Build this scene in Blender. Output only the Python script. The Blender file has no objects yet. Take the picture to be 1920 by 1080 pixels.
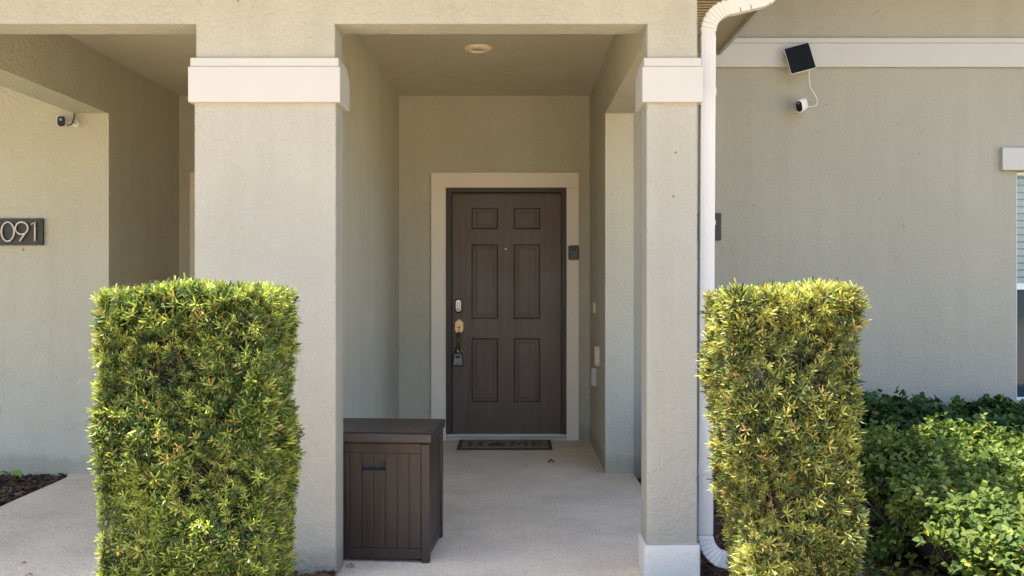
import bpy, math, random
import numpy as np
from mathutils import Vector, Matrix

R = math.radians
random.seed(11)
rng = np.random.default_rng(7)
SC = bpy.context.scene
COL = SC.collection

# ------------------------------------------------------------------ camera
cam = bpy.data.cameras.new("camera")
cam.sensor_width = 36.0
cam.lens = 36.0 * 1700.0 / 1920.0
cam.shift_x = -5.0 / 1920.0
cam.shift_y = -15.0 / 1920.0
cam.clip_start = 0.05
cam.clip_end = 500.0
cam_o = bpy.data.objects.new("camera", cam)
cam_o.location = (0, 0, 1.345)
cam_o.rotation_euler = (R(90), 0, 0)
COL.objects.link(cam_o)
SC.camera = cam_o

# ------------------------------------------------------------------ light
SUN = Vector((-0.24, -0.03, 1.0)).normalized()
elev = math.asin(SUN.z)
azim = math.atan2(SUN.x, SUN.y)            # clockwise from +Y
w = bpy.data.worlds.new("World")
SC.world = w
w.use_nodes = True
wn = w.node_tree
sky = wn.nodes.new("ShaderNodeTexSky")
sky.sky_type = 'NISHITA'
sky.sun_disc = False
sky.sun_elevation = elev
sky.sun_rotation = azim
sky.dust_density = 2.0
sky.ozone_density = 1.2
bg = wn.nodes["Background"]
bg.inputs[1].default_value = 0.15
wn.links.new(sky.outputs[0], bg.inputs[0])
sun = bpy.data.lights.new("sun", 'SUN')
sun.energy = 4.6
sun.angle = R(0.5)
sun.color = (1.0, 0.90, 0.74)
sun_o = bpy.data.objects.new("sun", sun)
sun_o.rotation_euler = SUN.to_track_quat('Z', 'Y').to_euler()
sun_o.location = (-3, 4, 12)
COL.objects.link(sun_o)
SC.view_settings.view_transform = 'Standard'
SC.view_settings.look = 'None'
SC.view_settings.exposure = 1.82
SC.cycles.diffuse_bounces = 8
SC.cycles.max_bounces = 14
SC.view_settings.gamma = 1.0
SC.view_settings.use_curve_mapping = False

# ------------------------------------------------------------------ materials
def new_mat(name):
    m = bpy.data.materials.new(name)
    m.use_nodes = True
    nt = m.node_tree
    return m, nt, nt.nodes["Principled BSDF"]

def N(nt, typ, **kw):
    n = nt.nodes.new(typ)
    for k, v in kw.items():
        if k in n.inputs.keys():
            n.inputs[k].default_value = v
        else:
            setattr(n, k, v)
    return n

def ramp(nt, src, p0, c0, p1, c1):
    r = nt.nodes.new("ShaderNodeValToRGB")
    e = r.color_ramp.elements
    e[0].position, e[0].color = p0, (*c0, 1)
    e[1].position, e[1].color = p1, (*c1, 1)
    nt.links.new(src, r.inputs[0])
    return r

def coords(nt, scale=(1, 1, 1)):
    tc = nt.nodes.new("ShaderNodeTexCoord")
    mp = nt.nodes.new("ShaderNodeMapping")
    mp.inputs['Scale'].default_value = scale
    nt.links.new(tc.outputs['Object'], mp.inputs[0])
    return mp.outputs[0]

def mix_mul(nt, a, b, fac=1.0):
    m = nt.nodes.new("ShaderNodeMix")
    m.data_type = 'RGBA'
    m.blend_type = 'MULTIPLY'
    m.inputs[0].default_value = fac
    nt.links.new(a, m.inputs[6])
    nt.links.new(b, m.inputs[7])
    return m.outputs[2]

def stucco(name, col, amp=1.0, bevel=0.012, sc=1.0, splash=1.0):
    m, nt, b = new_mat(name)
    co = coords(nt)
    big = N(nt, "ShaderNodeTexNoise", Scale=1.3, Detail=4.0, Roughness=0.6)
    nt.links.new(co, big.inputs['Vector'])
    c1 = ramp(nt, big.outputs[0], .3, tuple(x * .93 for x in col), .75, tuple(min(1, x * 1.05) for x in col))
    fine = N(nt, "ShaderNodeTexNoise", Scale=120.0, Detail=3.0)
    nt.links.new(co, fine.inputs['Vector'])
    c2 = ramp(nt, fine.outputs[0], .3, (.90, .90, .90), .7, (1, 1, 1))
    cc = mix_mul(nt, c1.outputs[0], c2.outputs[0])
    # small dark pits and scuffs
    pit = N(nt, "ShaderNodeTexNoise", Scale=9.0, Detail=6.0, Roughness=.7)
    nt.links.new(co, pit.inputs['Vector'])
    c3 = ramp(nt, pit.outputs[0], .25, (.86, .84, .80), .36, (1, 1, 1))
    cc = mix_mul(nt, cc, c3.outputs[0], .7)
    mp2 = nt.nodes.new("ShaderNodeMapping")
    mp2.inputs['Scale'].default_value = (5.0, 5.0, .35)
    nt.links.new(co, mp2.inputs[0])
    stn = N(nt, "ShaderNodeTexNoise", Scale=1.6, Detail=6.0, Roughness=.6)
    nt.links.new(mp2.outputs[0], stn.inputs['Vector'])
    c4 = ramp(nt, stn.outputs[0], .32, (.90, .89, .87), .55, (1, 1, 1))
    cc = mix_mul(nt, cc, c4.outputs[0], .5)
    # soil splashed on the lowest hand's breadth, ragged upper edge
    sep = nt.nodes.new("ShaderNodeSeparateXYZ")
    nt.links.new(co, sep.inputs[0])
    ad = nt.nodes.new("ShaderNodeMath")
    ad.operation = 'MULTIPLY_ADD'
    ad.inputs[1].default_value = -.17
    nt.links.new(pit.outputs[0], ad.inputs[0])
    nt.links.new(sep.outputs[2], ad.inputs[2])
    c5 = ramp(nt, ad.outputs[0], .0, (1, 1, 1), .02, (1, 1, 1))
    e5 = c5.color_ramp.elements
    e5[0].position, e5[0].color = 0.0, (.80, .78, .74, 1)
    e5[1].position, e5[1].color = .06, (1, 1, 1, 1)
    cc = mix_mul(nt, cc, c5.outputs[0], splash)
    vo = N(nt, "ShaderNodeTexVoronoi", Scale=5.0)
    nt.links.new(co, vo.inputs['Vector'])
    c6 = ramp(nt, vo.outputs['Distance'], .022, (.42, .38, .33), .034, (1, 1, 1))
    cc = mix_mul(nt, cc, c6.outputs[0], .8)
    nt.links.new(cc, b.inputs['Base Color'])
    b.inputs['Roughness'].default_value = .9
    b.inputs['Specular IOR Level'].default_value = .2
    # trowelled relief: flattened worms over a sandy grain
    w1 = N(nt, "ShaderNodeTexNoise", Scale=26.0 * sc, Detail=5.0, Roughness=.55, Distortion=1.1)
    nt.links.new(co, w1.inputs['Vector'])
    r1 = ramp(nt, w1.outputs[0], .38, (0, 0, 0), .58, (1, 1, 1))
    w2 = N(nt, "ShaderNodeTexNoise", Scale=75.0 * sc, Detail=4.0, Roughness=.6, Distortion=.6)
    nt.links.new(co, w2.inputs['Vector'])
    b1 = N(nt, "ShaderNodeBump", Strength=.34 * amp, Distance=.006)
    nt.links.new(r1.outputs[0], b1.inputs['Height'])
    b2 = N(nt, "ShaderNodeBump", Strength=.42 * amp, Distance=.004)
    nt.links.new(w2.outputs[0], b2.inputs['Height'])
    nt.links.new(b1.outputs[0], b2.inputs['Normal'])
    if bevel:
        bv = nt.nodes.new("ShaderNodeBevel")
        bv.samples = 4
        bv.inputs['Radius'].default_value = bevel
        nt.links.new(bv.outputs[0], b1.inputs['Normal'])
    nt.links.new(b2.outputs[0], b.inputs['Normal'])
    return m

def paint(name, col, rough=.5, var=.06, nscale=6.0, bump=.0, bscale=60.0, metal=0.0, stretch=(1, 1, 1), spec=.5):
    m, nt, b = new_mat(name)
    co = coords(nt, stretch)
    n = N(nt, "ShaderNodeTexNoise", Scale=nscale, Detail=5.0, Roughness=.65)
    nt.links.new(co, n.inputs['Vector'])
    r = ramp(nt, n.outputs[0], .3, tuple(x * (1 - var) for x in col), .7, tuple(min(1, x * (1 + var)) for x in col))
    nt.links.new(r.outputs[0], b.inputs['Base Color'])
    rr = ramp(nt, n.outputs[0], .3, (max(.05, rough - .08),) * 3, .7, (min(1, rough + .08),) * 3)
    nt.links.new(rr.outputs[0], b.inputs['Roughness'])
    b.inputs['Metallic'].default_value = metal
    b.inputs['Specular IOR Level'].default_value = spec
    if bump:
        n2 = N(nt, "ShaderNodeTexNoise", Scale=bscale, Detail=3.0)
        nt.links.new(co, n2.inputs['Vector'])
        bp = N(nt, "ShaderNodeBump", Strength=bump, Distance=.002)
        nt.links.new(n2.outputs[0], bp.inputs['Height'])
        nt.links.new(bp.outputs[0], b.inputs['Normal'])
    return m

def concrete(name, col, sc=1.0, amp=1.0):
    m, nt, b = new_mat(name)
    co = coords(nt)
    a = N(nt, "ShaderNodeTexNoise", Scale=2.2 * sc, Detail=7.0, Roughness=.65)
    nt.links.new(co, a.inputs['Vector'])
    c1 = ramp(nt, a.outputs[0], .3, tuple(x * .80 for x in col), .7, tuple(min(1, x * 1.06) for x in col))
    f = N(nt, "ShaderNodeTexNoise", Scale=105.0 * sc, Detail=4.0)
    nt.links.new(co, f.inputs['Vector'])
    c2 = ramp(nt, f.outputs[0], .34, (.74, .73, .71), .58, (1, 1, 1))
    s = N(nt, "ShaderNodeTexNoise", Scale=32.0 * sc, Detail=6.0, Roughness=.7, Distortion=.4)
    nt.links.new(co, s.inputs['Vector'])
    c3 = ramp(nt, s.outputs[0], .34, (.72, .69, .64), .46, (1, 1, 1))
    cc = mix_mul(nt, c1.outputs[0], c2.outputs[0])
    cc = mix_mul(nt, cc, c3.outputs[0], .55)
    nt.links.new(cc, b.inputs['Base Color'])
    b.inputs['Roughness'].default_value = .85
    b.inputs['Specular IOR Level'].default_value = .25
    r1 = ramp(nt, s.outputs[0], .42, (0, 0, 0), .56, (1, 1, 1))
    b1 = N(nt, "ShaderNodeBump", Strength=.6 * amp, Distance=.005)
    nt.links.new(r1.outputs[0], b1.inputs['Height'])
    b2 = N(nt, "ShaderNodeBump", Strength=.25 * amp, Distance=.002)
    nt.links.new(f.outputs[0], b2.inputs['Height'])
    nt.links.new(b1.outputs[0], b2.inputs['Normal'])
    nt.links.new(b2.outputs[0], b.inputs['Normal'])
    return m

def wood(name, c0, c1, rough=.5, axis='z', gs=28.0, bump=.25):
    m, nt, b = new_mat(name)
    st = {'z': (1, 1, .05), 'x': (.05, 1, 1)}[axis]
    co = coords(nt, st)
    n = N(nt, "ShaderNodeTexNoise", Scale=gs, Detail=7.0, Roughness=.7, Distortion=.5)
    nt.links.new(co, n.inputs['Vector'])
    r = ramp(nt, n.outputs[0], .3, c0, .72, c1)
    co2 = coords(nt)
    n3 = N(nt, "ShaderNodeTexNoise", Scale=2.6, Detail=3.0)
    nt.links.new(co2, n3.inputs['Vector'])
    r3 = ramp(nt, n3.outputs[0], .3, (.78, .78, .80), .7, (1.0, 1.0, 1.0))
    nt.links.new(mix_mul(nt, r.outputs[0], r3.outputs[0]), b.inputs['Base Color'])
    rr = ramp(nt, n3.outputs[0], .3, (rough - .07,) * 3, .7, (rough + .1,) * 3)
    nt.links.new(rr.outputs[0], b.inputs['Roughness'])
    bp = N(nt, "ShaderNodeBump", Strength=bump, Distance=.0015)
    nt.links.new(n.outputs[0], bp.inputs['Height'])
    nt.links.new(bp.outputs[0], b.inputs['Normal'])
    return m

def leafmat(name, rough=.42, trans=.35, spec=.4):
    m, nt, b = new_mat(name)
    at = nt.nodes.new("ShaderNodeAttribute")
    at.attribute_name = "tint"
    nt.links.new(at.outputs['Color'], b.inputs['Base Color'])
    b.inputs['Roughness'].default_value = rough
    b.inputs['Specular IOR Level'].default_value = spec
    tr = nt.nodes.new("ShaderNodeBsdfTranslucent")
    g = nt.nodes.new("ShaderNodeMix")
    g.data_type = 'RGBA'
    g.blend_type = 'MULTIPLY'
    g.inputs[0].default_value = 1.0
    nt.links.new(at.outputs['Color'], g.inputs[6])
    g.inputs[7].default_value = (1.3, 1.35, .6, 1)
    nt.links.new(g.outputs[2], tr.inputs[0])
    mx = nt.nodes.new("ShaderNodeMixShader")
    mx.inputs[0].default_value = trans
    nt.links.new(b.outputs[0], mx.inputs[1])
    nt.links.new(tr.outputs[0], mx.inputs[2])
    nt.links.new(mx.outputs[0], nt.nodes["Material Output"].inputs[0])
    return m

def tintmat(name, rough=.85):
    m, nt, b = new_mat(name)
    at = nt.nodes.new("ShaderNodeAttribute")
    at.attribute_name = "tint"
    co = coords(nt)
    n = N(nt, "ShaderNodeTexNoise", Scale=90.0, Detail=4.0)
    nt.links.new(co, n.inputs['Vector'])
    r = ramp(nt, n.outputs[0], .3, (.6, .6, .6), .7, (1, 1, 1))
    nt.links.new(mix_mul(nt, at.outputs['Color'], r.outputs[0]), b.inputs['Base Color'])
    b.inputs['Roughness'].default_value = rough
    b.inputs['Specular IOR Level'].default_value = .25
    return m

M = {}
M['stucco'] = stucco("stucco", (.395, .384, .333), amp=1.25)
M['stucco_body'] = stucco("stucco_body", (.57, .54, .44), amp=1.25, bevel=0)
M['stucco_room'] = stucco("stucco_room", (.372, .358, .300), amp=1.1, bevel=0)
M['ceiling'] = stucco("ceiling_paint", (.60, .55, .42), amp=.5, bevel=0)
M['trim'] = paint("trim_white", (.455, .448, .425), rough=.55, var=.03, nscale=5, bump=.15, bscale=90)
M['plinth'] = stucco("plinth_white", (.80, .775, .73), amp=.55, bevel=.012, splash=.25)
M['doortrim'] = paint("door_trim_paint", (.86, .77, .65), rough=.5, var=.03, nscale=4, bump=.1)
M['concrete'] = concrete("porch_concrete", (.88, .75, .59))
M['drive'] = concrete("driveway_concrete", (.74, .58, .37), .7)
M['door'] = wood("door_stain", (.102, .064, .047), (.158, .108, .082), rough=.45, gs=26)
M['doorframe'] = wood("door_frame_stain", (.05, .035, .028), (.075, .056, .045), rough=.5, gs=20)
M['groove_shade'] = wood("groove_shade_stain", (.026, .017, .013), (.040, .028, .022), rough=.5, gs=20)  # panel grooves: their shadow is painted in as a darker stain colour
M['metal_dark'] = paint("dark_metal", (.03, .026, .022), .4, metal=.6)
M['brass'] = paint("brass", (.62, .45, .24), .38, var=.12, nscale=40, metal=.75)
M['brass_old'] = paint("old_brass", (.20, .14, .07), .4, var=.2, nscale=40, metal=.8)
M['steel'] = paint("satin_steel", (.62, .64, .66), .32, var=.06, nscale=30, metal=.8)
M['sill'] = paint("sill_paint", (.52, .50, .46), .45, var=.12, nscale=14)
M['alu'] = paint("sill_metal", (.62, .60, .56), .4, var=.06, metal=.3)
M['box'] = wood("resin_box", (.026, .0165, .0135), (.046, .030, .0245), rough=.42, gs=40, bump=.35)
M['box_lid'] = wood("resin_lid", (.034, .024, .021), (.064, .047, .042), rough=.38, axis='x', gs=30, bump=.3)
M['box_in'] = paint("resin_recess", (.045, .045, .055), .5)
M['black'] = paint("black_plastic", (.012, .012, .013), .35, var=.15)
M['gloss_black'] = paint("gloss_black", (.006, .006, .008), .12, var=.1)
M['white_pl'] = paint("white_plastic", (.74, .73, .70), .35, var=.03)
M['almond'] = paint("almond_plastic", (.66, .56, .42), .4, var=.03)
M['lightring'] = paint("light_trim", (.86, .74, .56), .5, var=.03)
M['lens'] = paint("light_lens", (.30, .245, .165), .35, var=.08)
M['grey_pl'] = paint("grey_plastic", (.26, .28, .30), .4, var=.08)
M['greybox'] = paint("painted_box", (.50, .475, .42), .6, var=.04)
M['plaque'] = paint("plaque_black", (.022, .022, .025), .5, var=.12, nscale=30)
M['digit'] = paint("digit_metal", (.72, .64, .50), .4, var=.05)
M['solar'] = paint("solar_cell", (.010, .011, .013), .55, spec=.1, var=.25, nscale=3, stretch=(8, 1, .2))
M['pipe'] = paint("downspout_white", (.57, .565, .56), .42, var=.03, nscale=5)
M['seam'] = paint("pipe_seam_grime", (.16, .12, .08), .8, var=.3, nscale=40)
M['soffit'] = paint("soffit_paint", (.36, .31, .235), .7, var=.05)
M['soffit_dark'] = paint("soffit_vent", (.085, .072, .056), .8, var=.5, nscale=160)
M['soffit_rib'] = paint("soffit_rib", (.46, .38, .28), .6, var=.08)
M['shingle'] = paint("roof_shingle", (.15, .12, .10), .9, var=.3, nscale=20, bump=.5)
M['glass'] = paint("window_glass", (.030, .055, .066), .06, var=.05, spec=.3)
M['blind'] = paint("window_blind", (.72, .68, .58), .5, var=.04)
M['vinyl'] = paint("window_vinyl", (.70, .71, .72), .4, var=.03)
M['mat'] = paint("mat_fibre", (.27, .21, .14), .95, var=.22, nscale=70, bump=.8, bscale=300)
M['mat_dark'] = paint("mat_dark", (.062, .047, .034), .95, var=.2, nscale=80, bump=.6, bscale=300)
M['mat_print'] = paint("mat_print", (.105, .082, .055), .95, var=.3, nscale=60, bump=.6, bscale=300)
M['leaf'] = leafmat("podocarpus_leaf", .40, .32)
M['leaf2'] = leafmat("shrub_leaf", .55, .30, .15)
M['leaf3'] = leafmat("dark_shrub_leaf", .5, .22, .2)
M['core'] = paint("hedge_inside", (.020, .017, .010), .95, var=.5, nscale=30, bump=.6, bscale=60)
M['twig'] = paint("twig_bark", (.17, .105, .06), .85, var=.3, nscale=40)
M['twig2'] = paint("shrub_twig", (.27, .20, .13), .85, var=.3, nscale=40)
M['mulch'] = paint("mulch_soil", (.035, .022, .015), .95, var=.5, nscale=45, bump=.9, bscale=60)
M['chip'] = tintmat("mulch_chip")
M['lawn'] = paint("lawn_grass", (.10, .13, .045), .9, var=.3, nscale=3, bump=.5)
M['deadleaf'] = paint("dead_leaf", (.26, .15, .075), .7, var=.3, nscale=60)
M['greenleaf'] = paint("green_leaf", (.055, .09, .02), .5, var=.3, nscale=60)
M['limeleaf'] = paint("lime_leaf", (.17, .30, .035), .45, var=.2, nscale=30)

# ------------------------------------------------------------------ mesh helpers
class MB:
    def __init__(s):
        s.v, s.f = [], []

    def add(s, vs, fs):
        o = len(s.v)
        s.v += [tuple(p) for p in vs]
        s.f += [tuple(i + o for i in f) for f in fs]
        return s

    def box(s, x0, x1, y0, y1, z0, z1, mtx=None):
        vs = [Vector(p) for p in ((x0, y0, z0), (x1, y0, z0), (x1, y1, z0), (x0, y1, z0),
                                  (x0, y0, z1), (x1, y0, z1), (x1, y1, z1), (x0, y1, z1))]
        if mtx is not None:
            vs = [mtx @ p for p in vs]
        return s.add(vs, [(0, 3, 2, 1), (4, 5, 6, 7), (0, 1, 5, 4), (1, 2, 6, 5), (2, 3, 7, 6), (3, 0, 4, 7)])

    def prism(s, pts, a, b, plane='xz', mtx=None):
        """polygon pts (2-D, counter-clockwise as seen from the low side) extruded from a to b"""
        n = len(pts)
        def P(p, d):
            q = {'xz': (p[0], d, p[1]), 'yz': (d, p[0], p[1]), 'xy': (p[0], p[1], d)}[plane]
            q = Vector(q)
            return mtx @ q if mtx is not None else q
        vs = [P(p, a) for p in pts] + [P(p, b) for p in pts]
        fs = [tuple(range(n)), tuple(range(2 * n - 1, n - 1, -1))]
        fs += [(i, i + n, (i + 1) % n + n, (i + 1) % n) for i in range(n)]
        return s.add(vs, fs)

    def tube(s, pts, r, n=10, closed=False, cap=True, mtx=None):
        pts = [Vector(p) for p in pts]
        m = len(pts)
        rs = r if hasattr(r, '__len__') else [r] * m
        vs, fs = [], []
        ref = None
        for i, p in enumerate(pts):
            if closed:
                t = pts[(i + 1) % m] - pts[i - 1]
            else:
                t = pts[min(i + 1, m - 1)] - pts[max(i - 1, 0)]
            t.normalize()
            if ref is None:
                ref = Vector((0, 1, 0)) if abs(t.y) < .9 else Vector((1, 0, 0))
            u = (ref - t * ref.dot(t)).normalized()
            ref = u
            v = t.cross(u)
            for k in range(n):
                a = 2 * math.pi * k / n
                vs.append(p + (u * math.cos(a) + v * math.sin(a)) * rs[i])
        segs = m if closed else m - 1
        for i in range(segs):
            j = (i + 1) % m
            for k in range(n):
                k2 = (k + 1) % n
                fs.append((i * n + k, i * n + k2, j * n + k2, j * n + k))
        if cap and not closed:
            fs.append(tuple(range(n - 1, -1, -1)))
            fs.append(tuple((m - 1) * n + k for k in range(n)))
        if mtx is not None:
            vs = [mtx @ p for p in vs]
        return s.add(vs, fs)

    def lathe(s, prof, c, n=40, axis='z', mtx=None):
        """prof: (radius, height) pairs round an axis through c"""
        vs, fs = [], []
        m = len(prof)
        for r, h in prof:
            for k in range(n):
                a = 2 * math.pi * k / n
                q = {'z': (r * math.cos(a), r * math.sin(a), h), 'y': (r * math.cos(a), h, r * math.sin(a)),
                     'x': (h, r * math.cos(a), r * math.sin(a))}[axis]
                vs.append(Vector(q) + Vector(c))
        for i in range(m - 1):
            for k in range(n):
                k2 = (k + 1) % n
                fs.append((i * n + k, i * n + k2, (i + 1) * n + k2, (i + 1) * n + k))
        fs.append(tuple(range(n - 1, -1, -1)))
        fs.append(tuple((m - 1) * n + k for k in range(n)))
        if mtx is not None:
            vs = [mtx @ p for p in vs]
        return s.add(vs, fs)

    def rings(s, rects):
        """nested rectangles (x0,x1,z0,z1,y) joined by sloping quads, last one filled"""
        vs, fs = [], []
        for x0, x1, z0, z1, y in rects:
            vs += [(x0, y, z0), (x1, y, z0), (x1, y, z1), (x0, y, z1)]
        for i in range(len(rects) - 1):
            a, b = 4 * i, 4 * i + 4
            for k in range(4):
                k2 = (k + 1) % 4
                fs.append((a + k, a + k2, b + k2, b + k))
        b = 4 * (len(rects) - 1)
        fs.append((b, b + 1, b + 2, b + 3))
        return s.add(vs, fs)

    def build(s, name, mat, parent=None, bevel=0.0, seg=2, smooth=False, local=False):
        me = bpy.data.meshes.new(name)
        me.from_pydata(s.v, [], s.f)
        me.update()
        if smooth:
            me.polygons.foreach_set("use_smooth", [True] * len(me.polygons))
        me.materials.append(mat)
        o = bpy.data.objects.new(name, me)
        COL.objects.link(o)
        if bevel:
            md = o.modifiers.new("bevel", 'BEVEL')
            md.width = bevel
            md.segments = seg
            md.limit_method = 'ANGLE'
            md.angle_limit = R(35)
        if parent is not None:
            link_parent(o, parent, local)
        return o

def world_loc(o):
    p = o.location.copy()
    return p

def link_parent(o, parent, local=False):
    o.parent = parent
    if not local and parent.type == 'EMPTY':
        o.matrix_parent_inverse = Matrix.Translation(-parent.location)

def tag(o, label, cat, group=None, kind=None):
    if label: o["label"] = label
    if cat: o["category"] = cat
    if group: o["group"] = group
    if kind: o["kind"] = kind
    return o

def thing(name, label, cat, loc=(0, 0, 0), rz=0.0, group=None):
    o = bpy.data.objects.new(name, None)
    o.empty_display_size = .1
    COL.objects.link(o)
    o.location = loc
    o.rotation_euler = (0, 0, rz)
    return tag(o, label, cat, group)

def structure(o):
    o["kind"] = "structure"
    return o

def rrect(cx, cz, w, h, r, n=5):
    pts = []
    for ax, az, a0 in ((1, -1, -90), (1, 1, 0), (-1, 1, 90), (-1, -1, 180)):
        for k in range(n + 1):
            a = R(a0 + 90 * k / n)
            pts.append((cx + ax * (w / 2 - r) + r * math.cos(a), cz + az * (h / 2 - r) + r * math.sin(a)))
    return pts

# ------------------------------------------------------------------ ground
def sheet(name, x0, x1, y0, y1, z, mat):
    m = MB().add([(x0, y0, z), (x1, y0, z), (x1, y1, z), (x0, y1, z)], [(0, 1, 2, 3)])
    return structure(m.build(name, mat))

sheet('ground', -150, 150, -150, 150, -.09, M['lawn'])
sheet('driveway', -30, 30, -16, 2.30, -.03, M['drive'])
sl = MB()
sl.prism([(-3.06, 4.10), (-3.06, 6.18), (-3.10, 6.30), (-3.06, 7.80), (.83, 7.80), (.83, 4.10)][::-1], -.3, 0, 'xy')
structure(sl.build('porch_floor', M['concrete'], bevel=.006))
pw = MB()
pw.box(-3.06, -1.62, 2.304, 4.097, -.3, -.004)
pw.box(-.79, .585, 2.304, 4.097, -.3, -.004)
structure(pw.build('path', M['concrete'], bevel=.006))

def hash_noise(x, y, f, seed):
    return (np.sin(x * f + seed) * np.cos(y * f * 1.13 + seed * 2.1) + .5 * np.sin(x * f * 2.3 + y * f * 1.7 + seed * 3)
            + .3 * np.cos(x * f * 4.1 - y * f * 3.7 + seed)) / 1.8

def mulch_h(x, y):
    return -.012 + .022 * hash_noise(x, y, 3.1, 1.3) + .012 * hash_noise(x, y, 13., 4.2)

def mulch_bed(x0, x1, y0, y1, lift=0.0):
    nx, ny = max(2, int((x1 - x0) / .04)), max(2, int((y1 - y0) / .04))
    X, Y = np.meshgrid(np.linspace(x0, x1, nx), np.linspace(y0, y1, ny))
    Z = mulch_h(X, Y) + lift
    vs = np.stack([X, Y, Z], -1).reshape(-1, 3)
    fs = [(j * nx + i, j * nx + i + 1, (j + 1) * nx + i + 1, (j + 1) * nx + i) for j in range(ny - 1) for i in range(nx - 1)]
    return structure(MB().add(vs.tolist(), fs).build('mulch_bed', M['mulch'], smooth=True))

BEDS = [(-5.2, -3.075, 3.0, 6.298, .0), (-1.61, -.80, 2.31, 4.095, .035), (.60, .838, 2.31, 4.06, -.02), (.842, 5.6, 2.31, 6.298, -.01)]
for b_ in BEDS:
    mulch_bed(*b_)

# ------------------------------------------------------------------ the house
house = thing('house', 'greige stucco house front with white trim and a recessed entry porch', 'house', (-1.0, 6.3, 0))
def part(mb, name, mat, parent=None, bevel=0.0, **k):
    return mb.build(name, M[mat], parent or house, bevel, **k)

FY, BY = 4.10, 4.275          # front beam and columns: front and back
WY = 6.30                     # front walls of the flanking rooms
DY = 7.62                     # wall with the doors
CZ = 2.892                    # porch ceilings
SZ = 2.503                    # underside of the beams
# long front beam with the stubs that stand on the columns
mb = MB()
mb.prism([(-5.4, SZ), (-5.4, 3.05), (.826, 3.05), (.826, 2.26), (.600, 2.26), (.600, SZ), (-.812, SZ), (-.812, 2.26),
          (-1.440, 2.26), (-1.440, SZ), (-2.80, SZ), (-2.80, 2.26), (-3.06, 2.26), (-3.06, SZ)][::-1], FY, BY)
part(mb, 'beam', 'stucco')  # run left of the porch is unseen, added under the stretched roof

def column(x0, x1, plinth=False, z0=-.05):
    c = part(MB().box(x0, x1, FY, BY, z0, 2.258), 'column', 'stucco')
    cap = MB()
    p = .023
    cap.box(x0 - p, x1 + p, FY - p, BY + p + .02, 2.146, 2.306)
    cap.box(x0 - p + .008, x1 + p - .008, FY - p + .006, BY + p + .012, 2.3065, 2.347)
    o = cap.build('capital', M['trim'], c, .004)
    if plinth:
        pl = MB().box(x0 - .012, x1 + .010, FY - .014, BY + .012, -.06, .145)
        pl.build('plinth', M['plinth'], c)
    return c
column(-1.447, -.808)
column(.597, .826, True)
column(-3.06, -2.80)

# party wall and the far ends of both porches
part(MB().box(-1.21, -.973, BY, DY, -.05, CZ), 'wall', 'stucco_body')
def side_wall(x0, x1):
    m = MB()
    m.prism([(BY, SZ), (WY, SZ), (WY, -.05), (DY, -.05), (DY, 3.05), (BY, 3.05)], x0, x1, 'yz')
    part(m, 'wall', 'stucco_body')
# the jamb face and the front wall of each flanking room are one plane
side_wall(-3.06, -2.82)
side_wall(.63, .826)
part(MB().box(-7.0, -3.06, WY, WY + .2, -.05, 3.7), 'wall', 'stucco_body')
# right-hand room wall with its window opening
WX0, WX1, WZ0, WZ1 = 3.487, 4.45, .50, 2.10
m = MB()
m.box(.826, WX0, WY, WY + .2, -.05, 3.70)
m.box(WX1, 7.0, WY, WY + .2, -.05, 3.70)
m.box(WX0, WX1, WY, WY + .2, WZ1, 3.70)
m.box(WX0, WX1, WY, WY + .2, -.05, WZ0)
part(m, 'wall', 'stucco_room')
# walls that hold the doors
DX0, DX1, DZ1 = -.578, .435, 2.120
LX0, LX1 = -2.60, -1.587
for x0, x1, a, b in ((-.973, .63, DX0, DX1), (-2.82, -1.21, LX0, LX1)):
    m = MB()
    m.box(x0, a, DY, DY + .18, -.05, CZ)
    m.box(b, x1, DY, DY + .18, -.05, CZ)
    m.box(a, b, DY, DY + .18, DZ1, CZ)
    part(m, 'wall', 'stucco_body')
    part(MB().box(x0, x1, BY, DY + .18, CZ, CZ + .05), 'ceiling', 'ceiling')

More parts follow.
